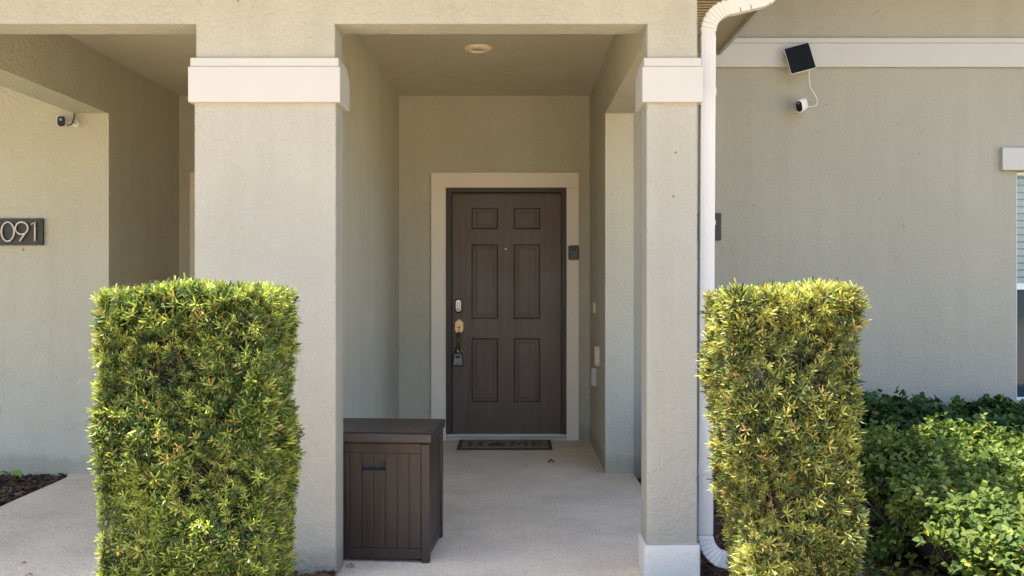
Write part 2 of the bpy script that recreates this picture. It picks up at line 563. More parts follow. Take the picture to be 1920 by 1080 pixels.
# doors
def make_door(dx, hardware):
    y = 7.664
    X0, X1, Z0, Z1 = -.532 + dx, .397 + dx, .052, 2.078
    t = MB()
    TX0, TX1, TZ = -.700 + dx, .538 + dx, 2.246
    t.box(TX0, DX0 + dx, DY - .026, DY, 0, DZ1)
    t.box(DX1 + dx, TX1, DY - .026, DY, 0, DZ1)
    t.box(TX0, TX1, DY - .026, DY, DZ1, TZ)
    part(t, 'door_trim', 'doortrim', bevel=.003)
    f = MB()
    f.box(DX0 + dx + .001, X0, DY - .012, DY + .12, .05, DZ1 - .001)
    f.box(X1, DX1 + dx - .001, DY - .012, DY + .12, .05, DZ1 - .001)
    f.box(X0, X1, DY - .012, DY + .12, Z1 + .003, DZ1 - .001)
    # weather stop in front of the slab
    f.box(X0, X0 + .010, y - .020, y - .004, .05, Z1)
    f.box(X1 - .006, X1, y - .020, y - .004, .05, Z1)
    f.box(X0 + .010, X1 - .006, y - .020, y - .004, Z1 - .010, Z1)
    part(f, 'door_frame', 'doorframe', bevel=.002)
    th = MB()
    th.box(DX0 + dx, DX1 + dx, DY - .035, DY + .02, .0, .030)
    part(th, 'threshold', 'sill', bevel=.004)
    th = MB()
    th.box(DX0 + dx, DX1 + dx, DY - .012, DY + .1, .0305, .050)
    part(th, 'sill_strip', 'alu', bevel=.003)
    xs = [X0, -.365 + dx, -.140 + dx, -.009 + dx, .216 + dx, X1]
    zs = [Z0, .313, .854, 1.016, 1.647, 1.773, 1.953, Z1]
    s = MB()
    for i in range(5):
        for j in range(7):
            if i in (1, 3) and j in (1, 3, 5):
                continue
            s.add([(xs[i], y, zs[j]), (xs[i + 1], y, zs[j]), (xs[i + 1], y, zs[j + 1]), (xs[i], y, zs[j + 1])], [(0, 1, 2, 3)])
    s.box(X0, X1, y + .014, y + .045, Z0, Z1)
    # faint stile and rail joints
    for x in (xs[1], xs[4]):
        s.box(x - .0012, x + .0012, y - .0006, y + .004, zs[6], Z1 - .01)
        for j in (2, 4):
            s.box(x - .0012, x + .0012, y - .0006, y + .004, zs[j], zs[j + 1])
    d = part(s, 'door', 'door')
    for i in (1, 3):
        for j in (1, 3, 5):
            a, b, c, e = xs[i], xs[i + 1], zs[j], zs[j + 1]
            p = MB()
            rc = []
            for ins, dep in ((0, 0), (.002, .013), (.010, .014), (.013, .005), (.027, .006), (.030, .017), (.041, .017), (.045, .007)):
                rc.append((a + ins, b - ins, c + ins, e - ins, y + dep))
            p.rings(rc)
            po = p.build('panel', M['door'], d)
            po.data.materials.append(M['groove_shade'])
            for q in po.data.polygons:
                if q.index // 4 in (0, 1, 4, 5):  # groove faces take the painted shade
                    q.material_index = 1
    if not hardware:
        return d
    for z in (1.84, 1.055, .315):
        h = MB()
        h.tube([(X1 + .004, y - .024, z - .045), (X1 + .004, y - .024, z + .045)], .0065, 10)
        h.tube([(X1 + .004, y - .024, z + .045), (X1 + .004, y - .024, z + .052)], .004, 8)
        for k in (-1, 0, 1):
            h.box(X1 - .008, X1 + .014, y - .0195, y - .0185, z + k * .03 - .010, z + k * .03 + .010)
        h.build('hinge', M['brass_old'], d)
    ph = MB().lathe([(.0, .0), (.009, .0), (.009, -.004), (.006, -.006), (.0, -.006)], (-.076, y, 1.607), 16, 'y')
    ph.build('peephole', M['brass'], d)
    # keypad deadbolt
    kb = MB().prism(rrect(-.474, 1.124, .060, .122, .0299, 8), y - .022, y)
    k = kb.build('deadbolt', M['metal_dark'], d, .004)
    kb = MB().prism(rrect(-.474, 1.127, .044, .100, .0219, 8), y - .026, y - .0222)
    kb.build('keypad', M['steel'], d, .001)
    kb = MB()
    for a in range(2):
        for b in range(4):
            kb.prism(rrect(-.483 + a * .018, 1.158 - b * .013, .011, .008, .002, 2), y - .0272, y - .0262)
    kb.build('button', M['grey_pl'], d)
    kb = MB().lathe([(.017, 0), (.017, -.006), (.013, -.010), (.0, -.010)], (-.474, y - .0262, 1.096), 24, 'y')
    kb.build('lock_cylinder', M['brass'], d)
    kb = MB().box(-.476, -.472, y - .0372, y - .0362, 1.088, 1.102)
    kb.build('keyhole', M['black'], d)
    # handle set: escutcheon, thumb latch, grip and foot
    cx, cz = -.469, .955
    pts = [(cx - .020, cz - .056), (cx + .020, cz - .056), (cx + .036, cz - .036), (cx + .036, cz + .030), (cx + .026, cz + .042),
           (cx + .020, cz + .043), (cx + .012, cz + .055), (cx, cz + .059), (cx - .012, cz + .055), (cx - .020, cz + .043),
           (cx - .026, cz + .042), (cx - .036, cz + .030), (cx - .036, cz - .036)]
    hs = MB().prism(pts, y - .010, y)
    hs.build('door_handle', M['brass'], d, .003)
    hs = MB()
    hs.prism(rrect(cx, cz - .008, .026, .009, .004, 3), y - .034, y - .0102)
    hs.box(cx - .004, cx + .004, y - .016, y - .0102, cz - .034, cz - .013)
    hs.build('thumb_latch', M['brass_old'], d, .001)
    gp, gr = [], []
    for k in range(17):
        t = k / 16
        gp.append((cx - .001, y - .012 - .042 * math.sin(math.pi * t) ** .7, cz - .050 - t * .155))
        gr.append(.008 + .0075 * math.sin(math.pi * min(1, t * 1.3)) ** 1.0 if t < .77 else .008 + .0075 * max(0, math.sin(math.pi * min(1, t * 1.3))))
    gp = MB().tube(gp, gr, 14)
    gp.build('grip', M['brass_old'], d, smooth=True)
    ft = MB().prism(rrect(cx + .002, cz - .208, .040, .036, .012, 4), y - .008, y)
    ft.build('handle_foot', M['brass'], d, .003)
    return d
make_door(0, True)
make_door(-2.022, False)

# white band and window header on the right-hand wall
m = MB().box(1.385, 6.9, WY - .028, WY, 2.819, 2.984)
m.box(1.385, 6.9, WY - .036, WY, 2.9845, 3.019)
part(m, 'trim_band', 'trim', bevel=.003)
part(MB().box(3.37, 4.57, WY - .040, WY, 2.104, 2.260), 'window_header', 'trim', bevel=.004)
wy = WY + .035
wf = MB()
fw = .024
zm = 1.300
wf.box(WX0 + .002, WX0 + fw, wy, wy + .08, WZ0 + .002, WZ1 - .002)
wf.box(WX1 - fw, WX1 - .002, wy, wy + .08, WZ0 + .002, WZ1 - .002)
wf.box(WX0 + fw, WX1 - fw, wy, wy + .08, WZ1 - fw, WZ1 - .002)
wf.box(WX0 + fw, WX1 - fw, wy, wy + .08, WZ0 + .002, WZ0 + fw)
wf.box(WX0 + fw, WX1 - fw, wy + .008, wy + .07, zm - .022, zm + .022)
win = part(wf, 'window', 'vinyl', bevel=.003)
g = MB().box(WX0 + fw, WX1 - fw, wy + .040, wy + .046, zm + .022, WZ1 - fw)
m2, nt2, b2 = new_mat("clear_glass")
b2.inputs['Base Color'].default_value = (.75, .85, .88, 1)
b2.inputs['Roughness'].default_value = .02
b2.inputs['Transmission Weight'].default_value = .85
b2.inputs['IOR'].default_value = 1.45
g.build('pane', m2, win)
MB().box(WX0 + fw, WX1 - fw, wy + .030, wy + .036, WZ0 + fw, zm - .022).build('pane', M['glass'], win)
bl = MB()
for k in range(15):
    z = WZ1 - .06 - k * .050
    mt = Matrix.Translation((0, wy + .085, z)) @ Matrix.Rotation(R(58), 4, 'X')
    bl.box(WX0 + .03, WX1 - .03, -.024, .024, -.0015, .0015, mt)
bl.build('blind', M['blind'], win)
bk = MB().box(WX0 - .1, WX1 + .1, WY + .5, WY + .52, WZ0 - .2, WZ1 + .2)
bk.build('room_wall', M['glass'], win)

# eave on the right of the porch: vented soffit, plain outer board, fascia, roof
EZ = 2.930
sf = MB().box(.828, 1.20, 3.57, WY - .002, EZ + .006, EZ + .02)
vs = part(sf, 'soffit_vent', 'soffit_dark')
rb = MB()
y = 3.61
while y < WY - .03:
    rb.box(.828, 1.20, y, y + .013, EZ - .002, EZ + .0055)
    y += .052
rb.build('soffit_rib', M['soffit_rib'], vs)
part(MB().box(1.20, 1.40, 3.57, WY - .002, EZ - .004, EZ + .03), 'soffit', 'soffit')
part(MB().box(-5.4, .826, 3.57, FY - .002, EZ - .004, EZ + .03), 'soffit', 'soffit')  # unseen left end, like the front fascia's, added with the stretched roof
fa = MB().box(1.401, 1.425, 3.545, WY - .002, EZ - .03, EZ + .14)
fa.box(-5.4, 1.400, 3.545, 3.569, EZ - .03, EZ + .14)
part(fa, 'fascia', 'trim', bevel=.003)
rf = MB()
rf.prism([(3.51, 3.075), (10.6, 5.69), (10.6, 5.83), (3.51, 3.13)], -5.6, 1.50, 'yz')  # unseen left end stretched past the porch to shade the left paving
rf.prism([(5.42, 3.55), (11.0, 5.75), (11.0, 5.88), (5.42, 3.61)], 1.5005, 8.0, 'yz')
part(rf, 'roof', 'shingle')
part(MB().box(-7.0, .63, DY + .18, DY + .3, -.05, 4.35), 'wall', 'stucco_body')

# ------------------------------------------------------------------ recessed light
lt = thing('ceiling_light', 'round cream light set in the porch ceiling before the door', 'ceiling light', (-.245, 6.03, CZ))
MB().lathe([(.092, 0), (.092, -.006), (.086, -.014), (.060, -.024), (.052, -.022), (.050, -.010), (.0, -.010)], (-.245, 6.03, CZ), 48
           ).build('light_trim', M['lightring'], lt, smooth=True)
MB().lathe([(.0495, -.0101), (.040, -.0125), (.0, -.0135)], (-.245, 6.03, CZ), 40).build('lens', M['lens'], lt, smooth=True)

# ------------------------------------------------------------------ deck box
bx = thing('deck_box', 'dark brown resin storage box with slatted sides and flat lid beside the porch wall', 'storage box',
           (-.4045, 4.300, 0), R(-3.6))
W_, D_, HB = .545, .465, .566
def lb(mb, name, mat, bev=.003, parent=None):
    return mb.build(name, M[mat], parent or bx, bev, local=True)
for x0 in (-W_, -.040):
    for y0 in (0, D_ - .040):
        lb(MB().box(x0, x0 + .040, y0, y0 + .040, 0, HB), 'corner_post', 'box', .005)
hx0, hx1, hz0, hz1 = -.3305, -.2145, .437, .480
pn = MB()
pn.box(-W_ + .0405, -.0405, .008, .022, .018, .066)
pn.box(-W_ + .0405, -.0405, .008, .022, .520, HB)
n = 8
pw_ = (W_ - .081) / n
for i in range(n):
    a = -W_ + .0405 + i * pw_ + .0022
    b = a + pw_ - .0044
    if b > hx0 and a < hx1:
        pn.box(a, b, .010, .020, .0665, hz0)
        pn.box(a, b, .010, .020, hz1, .5195)
        if a < hx0: pn.box(a, hx0, .010, .020, hz0 + .0001, hz1 - .0001)
        if b > hx1: pn.box(hx1, b, .010, .020, hz0 + .0001, hz1 - .0001)
    else:
        pn.box(a, b, .010, .020, .0665, .5195)
for x0, x1 in ((-W_ + .04, hx0 - .004), (hx1 + .004, -.025)):
    pn.box(x0, x1, .0165, .026, .02, .56)
pn.box(hx0 - .004, hx1 + .004, .0165, .026, .02, hz0 - .004)
pn.box(hx0 - .004, hx1 + .004, .0165, .026, hz1 + .004, .56)
lb(pn, 'side_panel', 'box', .002)
pn = MB()
pn.box(-.022, -.008, .0405, D_ - .0405, .018, .066)
pn.box(-.022, -.008, .0405, D_ - .0405, .520, HB)
n = 7
pd = (D_ - .081) / n
for i in range(n):
    a = .0405 + i * pd + .0022
    pn.box(-.020, -.010, a, a + pd - .0044, .0665, .5195)
pn.box(-.026, -.0165, .03, D_ - .03, .02, .56)
lb(pn, 'side_panel', 'box', .002)
lb(MB().box(-W_ + .008, -W_ + .022, .0405, D_ - .0405, .018, HB), 'side_panel', 'box', .002)
lb(MB().box(-W_ + .0405, -.0405, D_ - .022, D_ - .008, .018, HB), 'side_panel', 'box', .002)
hr = MB()
hr.box(hx0 - .003, hx1 + .003, .050, .054, hz0 - .003, hz1 + .003)
hr.box(hx0 - .003, hx0, .0262, .050, hz0 - .003, hz1 + .003)
hr.box(hx1, hx1 + .003, .0262, .050, hz0 - .003, hz1 + .003)
hr.box(hx0, hx1, .0262, .050, hz0 - .003, hz0)
hr.box(hx0, hx1, .0262, .050, hz1, hz1 + .003)
lb(hr, 'handle_recess', 'box_in', 0)
ld = MB().box(-W_ - .010, .010, -.014, D_ + .012, HB + .004, HB + .049)
lid = lb(ld, 'lid', 'box_lid', .009)
ls = MB()
for i in range(7):
    a = .012 + i * .063
    ls.box(-W_ + .014, -.014, a, a + .058, HB + .0492, HB + .0520)
ls.build('lid_slat', M['box_lid'], lid, .0012, local=True)

# ------------------------------------------------------------------ door mat
mt = thing('doormat', 'worn brown doormat lettered HOME with dark border lying before the front door', 'doormat', (-.08, 7.37, 0))
m = MB().box(-.460, .300, 7.165, 7.575, .001, .011)
m.build('mat_base', M['mat_dark'], mt, .003)
m = MB().box(-.428, .268, 7.195, 7.545, .0112, .0135)
m.build('mat_field', M['mat'], mt)
m = MB()
def bar(x0, x1, y0, y1): m.box(x0, x1, y0, y1, .0136, .0146)
by, ty = 7.265, 7.475
bar(-.375, -.345, by, ty); bar(-.290, -.260, by, ty); bar(-.345, -.290, 7.355, 7.385)
m.prism([(-.215, by), (-.075, by), (-.075, 7.36), (-.145, ty), (-.215, 7.36)], .0136, .0146, 'xy')
bar(-.035, -.007, by, ty); bar(.077, .105, by, ty)
m.prism([(-.007, ty), (-.007, ty - .05), (.035, 7.32), (.035, 7.37)], .0136, .0146, 'xy')
m.prism([(.035, 7.37), (.035, 7.32), (.077, ty - .05), (.077, ty)], .0136, .0146, 'xy')
bar(.140, .168, by, ty)
for yy in (by, 7.357, ty - .028): bar(.168, .222, yy, yy + .028)
bar(.236, .254, by, by + .022)
m.build('lettering', M['mat_print'], mt)
for x_ in (-.444, .281):
    MB().box(x_, x_ + .003, 7.18, 7.56, .0112, .0125).build('border_line', M['mat'], mt)

# ------------------------------------------------------------------ key lock boxes
lk = thing('key_lockbox', 'grey and black key lock box hanging on the door handle', 'key lock box', (-.476, 7.60, .69))
Y1 = 7.600
cx = -.476
m = MB().prism([(cx - .044, .626), (cx + .044, .626), (cx + .047, .634), (cx + .037, .715), (cx + .024, .736), (cx - .024, .736), (cx - .037, .715), (cx - .047, .634)], Y1, Y1 + .040)
m.build('lock_body', M['black'], lk, .005)
m = MB().prism([(cx - .036, .633), (cx + .036, .633), (cx + .038, .640), (cx + .029, .712), (cx + .021, .722), (cx - .021, .722), (cx - .029, .712), (cx - .038, .640)], Y1 - .004, Y1 - .0003)
m.build('face_plate', M['grey_pl'], lk, .001)
m = MB().prism([(cx - .023, .688), (cx + .023, .688), (cx + .018, .712), (cx - .018, .712)], Y1 - .0062, Y1 - .0042)
m.build('dial_window', M['black'], lk, .0006)
m = MB()
for k in range(6):
    m.box(cx - .024 + k * .008, cx - .019 + k * .008, Y1 - .0050, Y1 - .0042, .644, .651)
m.build('lettering', M['black'], lk)
sh = [(cx - .020, Y1 + .02, .735)] + [(cx + .020 * math.cos(R(a)) * -1, Y1 + .02, .760 + .026 * math.sin(R(a))) for a in range(0, 181, 15)] + [(cx + .020, Y1 + .02, .735)]
MB().tube(sh, .0055, 10).build('shackle', M['black'], lk, smooth=True)

lk = thing('key_lockbox', 'black key lock box screwed to the cream trim right of the front door', 'key lock box', (.492, 7.594, 1.573))
cx, cz, Y1 = .492, 1.573, 7.560
m = MB().prism(rrect(cx, cz, .088, .120, .014, 4), Y1, 7.5935)
m.build('lock_body', M['black'], lk, .004)
m = MB().prism(rrect(cx, cz - .004, .068, .098, .009, 4), Y1 - .004, Y1 - .0003)
m.build('face_plate', M['grey_pl'], lk, .001).data.materials[0] = paint("charcoal_plate", (.085, .088, .085), .45)
m = MB().prism(rrect(cx, cz + .026, .046, .026, .010, 4), Y1 - .0062, Y1 - .0042)
m.build('dial_window', M['black'], lk, .0006)

# ------------------------------------------------------------------ fittings on the right porch wall
db = thing('doorbell', 'slim pale doorbell button on the right porch wall near the door', 'doorbell', (.63, 7.06, 1.128))
MB().prism(rrect(7.06, 1.128, .034, .084, .006, 3), .612, .6297, 'yz').build('bell_case', M['almond'], db, .003)
MB().prism(rrect(7.06, 1.116, .014, .014, .0069, 6), .609, .6118, 'yz').build('button', M['white_pl'], db, .001)
oc = thing('outlet_cover', 'rounded almond outlet cover on the right porch wall', 'outlet cover', (.63, 6.74, .78))
MB().prism(rrect(6.74, .78, .085, .150, .03, 5), .592, .6297, 'yz').build('cover', M['almond'], oc, .012, seg=3)
MB().box(.622, .6296, 6.69, 6.79, .705, .855).build('base_plate', M['greybox'], oc, .003)
jb = thing('junction_box', 'boxy grey utility box low on the right porch wall', 'utility box', (.63, 7.0, .60))
MB().box(.590, .6297, 6.955, 7.045, .530, .672).build('box_body', M['greybox'], jb, .004)
MB().box(.586, .5898, 6.960, 7.040, .545, .660).build('box_lid', M['greybox'], jb, .001)

# ------------------------------------------------------------------ house numbers
def ring_pts(cx, cz, rx, rz, y, n=28):
    return [(cx + rx * math.cos(2 * math.pi * k / n), y, cz + rz * math.sin(2 * math.pi * k / n)) for k in range(n)]
def digit(ch, cx, cz, y, parent):
    m = MB()
    h = .066                                  # half height
    r = .0058
    if ch == '0':
        m.tube(ring_pts(cx, cz, .044, h, y), r, 8, closed=True)
    elif ch == '9':
        m.tube(ring_pts(cx, cz + .024, .043, .042, y), r, 8, closed=True)
        m.tube([(cx + .038, y, cz + .008), (cx - .014, y, cz - h)], r, 8)
    elif ch == '1':
        m.tube([(cx - .022, y, cz + .050), (cx + .003, y, cz + h), (cx + .003, y, cz - h)], r, 8)
    return m.build('digit', M['digit'], parent, smooth=True)
pq = thing('house_number_plaque', 'black plaque with pale raised digits 091 on the left wall', 'house number', (-3.47, 6.29, 1.68))
MB().box(-3.84, -3.267, 6.278, 6.296, 1.586, 1.771).build('plate', M['plaque'], pq, .0015)
for ch, px in (('0', 15), ('9', 41), ('1', 65)):
    digit(ch, (px - 965) / 271.2, 1.679, 6.266, pq)
MB().lathe([(.0055, 0), (.0055, -.002), (0, -.002)], (-3.292, 6.278, 1.678), 12, 'y').build('screw', M['gloss_black'], pq)
MB().lathe([(.009, 0), (.009, -.002), (0, -.002)], (-3.415, 6.2995, 1.556), 10, 'y').build('drill_plug', M['brass_old'], pq)
pq = thing('house_number_plaque', 'black house number plaque half hidden behind the white downspout', 'house number', (1.2, 6.29, 1.71))
MB().box(1.06, 1.430, 6.278, 6.296, 1.620, 1.808).build('plate', M['plaque'], pq, .0015)
digit('9', 1.342, 1.718, 6.266, pq)
MB().lathe([(.0055, 0), (.0055, -.002), (0, -.002)], (1.408, 6.278, 1.707), 12, 'y').build('screw', M['gloss_black'], pq)

# ------------------------------------------------------------------ security cameras and solar panel
def capsule_sweep(mb, frames, prof):
    k = len(prof)
    vs, fs = [], []
    for mtx, s in frames:
        for a, b in prof:
            vs.append(mtx @ Vector((a * s, 0, b * s)))
    for i in range(len(frames) - 1):
        for j in range(k):
            j2 = (j + 1) % k
            fs.append((i * k + j, i * k + j2, (i + 1) * k + j2, (i + 1) * k + j))
    fs.append(tuple(range(k - 1, -1, -1)))
    fs.append(tuple((len(frames) - 1) * k + j for j in range(k)))
    return mb.add(vs, fs)

sc_ = thing('security_camera', 'white oval security camera below the solar panel on the right wall', 'security camera', (1.99, 6.29, 2.56))
front = Vector((1.934, 6.165, 2.525))
dirv = Vector((-.60, -.72, -.33)).normalized()
rot = (-dirv).to_track_quat('Y', 'Z').to_matrix().to_4x4()
def fr(d, s): return (Matrix.Translation(front - dirv * d) @ rot, s)
prof = rrect(0, 0, .052, .088, .0255, 8)
capsule_sweep(MB(), [fr(0, .93), fr(.004, 1), (fr(.075, 1)), fr(.093, .93), fr(.103, .75), fr(.108, .4)], prof).build('camera_body', M['white_pl'], sc_, smooth=True)
capsule_sweep(MB(), [fr(-.0045, .70), fr(-.0035, .80), fr(-.0002, .84)], prof).build('camera_face', M['gloss_black'], sc_)
MB().lathe([(.006, 0), (.006, -.002), (0, -.003)], (0, -.0047, .022), 12, 'y', Matrix.Translation(front) @ rot).build('camera_lens', M['grey_pl'], sc_)
bp_ = front - dirv * .092
MB().tube([bp_, bp_ + Vector((.010, .03, .0)), (bp_.x + .022, 6.285, bp_.z + .002)], .009, 10).lathe(
    [(.024, 0), (.024, -.008), (.018, -.014), (0, -.014)], (bp_.x + .022, 6.2995, bp_.z + .002), 20, 'y').build('wall_mount', M['white_pl'], sc_, smooth=True)

sp = thing('solar_panel', 'small tilted solar panel with a white cable on the right wall band', 'solar panel', (1.95, 6.27, 2.86))
pm = Matrix.Translation((1.947, 6.185, 2.858)) @ Matrix.Rotation(R(-13), 4, 'Y') @ Matrix.Rotation(R(-10), 4, 'X') @ Matrix.Rotation(R(-6), 4, 'Z')
MB().prism(rrect(0, 0, .171, .190, .008, 4), 0, .010, mtx=pm).build('panel_frame', M['white_pl'], sp, .0015)
MB().prism(rrect(0, 0, .166, .185, .006, 3), -.0012, -.0002, mtx=pm).build('cell', M['solar'], sp)
MB().tube([pm @ Vector((0, .010, 0)), (1.95, 6.240, 2.865), (1.95, 6.272, 2.88)], .010, 10).build('mount_arm', M['white_pl'], sp, smooth=True)
s_ = 274.
def wp(px, py, d=6.255): return Vector(((px - 965) * d / 1700, d, 1.345 + (525 - py) * d / 1700))
cpts = [wp(1517.5, 131, 6.22), wp(1517, 140), wp(1517.5, 150), wp(1519, 163), wp(1524, 171), wp(1529, 179), wp(1533, 188), wp(1531.5, 196),
        wp(1526, 199.5), wp(1517, 200), wp(1511, 201.5), wp(1505, 205, 6.22)]
MB().tube(cpts, .0026, 8).build('cable', M['white_pl'], sp, smooth=True)

sc2 = thing('security_camera', 'small white security camera with black face and cable on the left wall', 'security camera', (-3.07, 6.29, 2.44))
front = Vector((-3.098, 6.185, 2.430))
dirv = Vector((.10, -.98, -.08)).normalized()
rot = (-dirv).to_track_quat('Y', 'Z').to_matrix().to_4x4()
prof = rrect(0, 0, .055, .074, .020, 6)
sft = Matrix.Translation((-.010, 0, .006))
capsule_sweep(MB(), [(Matrix.Translation(front - dirv * d) @ rot, s) for d, s in ((0, .94), (.004, 1), (.05, 1.02), (.062, .9), (.066, .6))], prof).build('camera_body', M['white_pl'], sc2, smooth=True)
capsule_sweep(MB(), [(Matrix.Translation(front - dirv * d + Vector((.004, 0, -.002))) @ rot, s) for d, s in ((-.008, .76), (-.006, .88), (-.0003, .93))], prof).build('camera_face', M['gloss_black'], sc2)
MB().lathe([(.010, 0), (.010, -.002), (.006, -.003), (0, -.003)], (.004, -.0072, .010), 16, 'y', Matrix.Translation(front) @ rot).build('camera_lens', M['grey_pl'], sc2)
MB().tube([front - dirv * .055, (-3.062, 6.262, 2.430), (-3.050, 6.288, 2.432)], .011, 10).lathe(
    [(.026, 0), (.026, -.008), (.018, -.014), (0, -.014)], (-3.045, 6.2995, 2.432), 22, 'y').build('wall_mount', M['white_pl'], sc2, smooth=True)
MB().tube([front - dirv * .05 + Vector((.02, 0, -.025)), (-3.060, 6.215, 2.405), (-3.040, 6.222, 2.415), (-3.036, 6.235, 2.440), (-3.040, 6.255, 2.470), (-3.052, 6.280, 2.492), (-3.060, 6.296, 2.500)], .0042, 8
          ).build('cable', M['black'], sc2, smooth=True)

# ------------------------------------------------------------------ downspout
ds = thing('downspout', 'white corrugated metal downspout beside the right porch column', 'downspout', (.885, 4.2, 0))
def ds_profile(wd, dp, flute=.0009):
    """rounded rectangle with shallow flutes on the broad faces: (across, y)"""
    pts = []
    nf = 9
    for k in range(nf + 1):
        t = -1 + 2 * k / nf
        a = flute * (k % 2) if abs(t) < .85 else 0
        pts.append((t * (wd / 2 - .006), -dp / 2 + a))
    for k in range(1, 4): pts.append((wd / 2 - .006 + .006 * math.sin(R(k * 30)), -dp / 2 + .006 - .006 * math.cos(R(k * 30))))
    for k in range(0, 4): pts.append((wd / 2 - .006 + .006 * math.cos(R(k * 30)), dp / 2 - .006 + .006 * math.sin(R(k * 30))))
    for k in range(1, 10): pts.append((wd / 2 - .006 - (wd - .012) * k / 10, dp / 2))
    for k in range(0, 4): pts.append((-wd / 2 + .006 - .006 * math.sin(R(k * 30)), dp / 2 - .006 + .006 * math.cos(R(k * 30))))
    for k in range(0, 3): pts.append((-wd / 2 + .006 - .006 * math.cos(R(k * 30)), -dp / 2 + .006 - .006 * math.sin(R(k * 30))))
    return pts
def sweep(path, prof, scales, y=4.2):
    vs, fs = [], []
    k = len(prof)
    for i, (x, z, dy) in enumerate(path):
        a, b = path[max(0, i - 1)], path[min(len(path) - 1, i + 1)]
        t = Vector((b[0] - a[0], b[1] - a[1])).normalized()
        nrm = Vector((t.y, -t.x)) * (1 if t.y > 0 else 1)
        s = scales[i] if scales else 1
        for u, v in prof:
            vs.append((x + nrm.x * u * s, y + dy + v * s, z + nrm.y * u * s))
    for i in range(len(path) - 1):
        for j in range(k):
            j2 = (j + 1) % k
            fs.append((i * k + j, (i + 1) * k + j, (i + 1) * k + j2, i * k + j2))
    fs.append(tuple(range(k)))
    fs.append(tuple((len(path) - 1) * k + j for j in range(k - 1, -1, -1)))
    return MB().add(vs, fs)
PR = ds_profile(.070, .052)
path = [(.880 + .013 * t, .175 + t * 2.295, 0) for t in np.linspace(0, 1, 8)]
sweep(path, PR, None).build('pipe', M['pipe'], ds)
def arc_path(cx, cz, r, a0, a1, n, dy0=0, dy1=0):
    return [(cx + r * math.cos(R(a0 + (a1 - a0) * k / n)), cz + r * math.sin(R(a0 + (a1 - a0) * k / n)), dy0 + (dy1 - dy0) * k / n) for k in range(n + 1)]
# upper elbow bends to the right and runs up to the side gutter, then turns up
n_ = 40
up = [(.893, 2.452, 0)] + arc_path(.893 + .115, 2.490, .115, 180, 104, n_)
sc_up = [1.035] + [1.05 + (.02 if (k % 5) else -.12) for k in range(n_ + 1)]
e = up[-1]
d = Vector((math.cos(R(14)), math.sin(R(14))))
for t in (.03, .10, .16, .165):
    up.append((e[0] + d.x * t, e[1] + d.y * t, 0)); sc_up.append(1.05 if t < .162 else 1.0)
e = up[-1]
nx_, nz_ = e[0] + .1 * -math.sin(R(14)), e[1] + .1 * math.cos(R(14))
for k in range(1, 25):
    a = -76 + 60 * k / 24
    up.append((nx_ + .1 * math.cos(R(a)), nz_ + .1 * math.sin(R(a)), 0)); sc_up.append(1.0 + (.02 if (k % 5) else -.12))
sweep(up, ds_profile(.070, .052, 0), sc_up).build('elbow', M['pipe'], ds)
# grimy seams where the elbow is crimped
lo = [(.880, .30, 0), (.8795, .175, 0)]
lo += [(.988 - .1085 * math.cos(R(a)), .165 - .1085 * math.sin(R(a)), -.0006 * a) for a in np.linspace(0, 62, 41)]
sc_lo = [1.03, 1.03] + [1.04 + (.02 if (k % 6) else -.12) for k in range(41)]
e = lo[-1]
for t in (.04, .12, .20):
    lo.append((e[0] + math.sin(R(62)) * t, e[1] - math.cos(R(62)) * t * .55, e[2])); sc_lo.append(1.0)
sweep(lo, ds_profile(.070, .052, 0), sc_lo).build('elbow', M['pipe'], ds)
for z, h in ((2.215, .035), (.475, .055)):
    x = .880 + .013 * (z - .175) / 2.295
    m = MB().box(x - .0372, x + .0372, 4.2 - .0285, 4.2 + .0285, z - h / 2, z + h / 2)
    m.build('strap', M['pipe'], ds, .003)
for t in (.055, .105):
    sm = MB()
    e = up[n_ + 1]
    q = Vector((e[0] + d.x * t, 0, e[1] + d.y * t))
    nn = Vector((d.y, 0, -d.x))
    c = q + nn * .026
    sm.tube([(c.x - nn.x * .012, 4.1722, c.z - nn.z * .012), (c.x + nn.x * .009, 4.1722, c.z + nn.z * .009)], [.0012, .0026], 6)
    sm.build('seam', M['seam'], ds)

# ------------------------------------------------------------------ foliage
def unit(a):
    return a / np.maximum(1e-9, np.linalg.norm(a, axis=-1, keepdims=True))

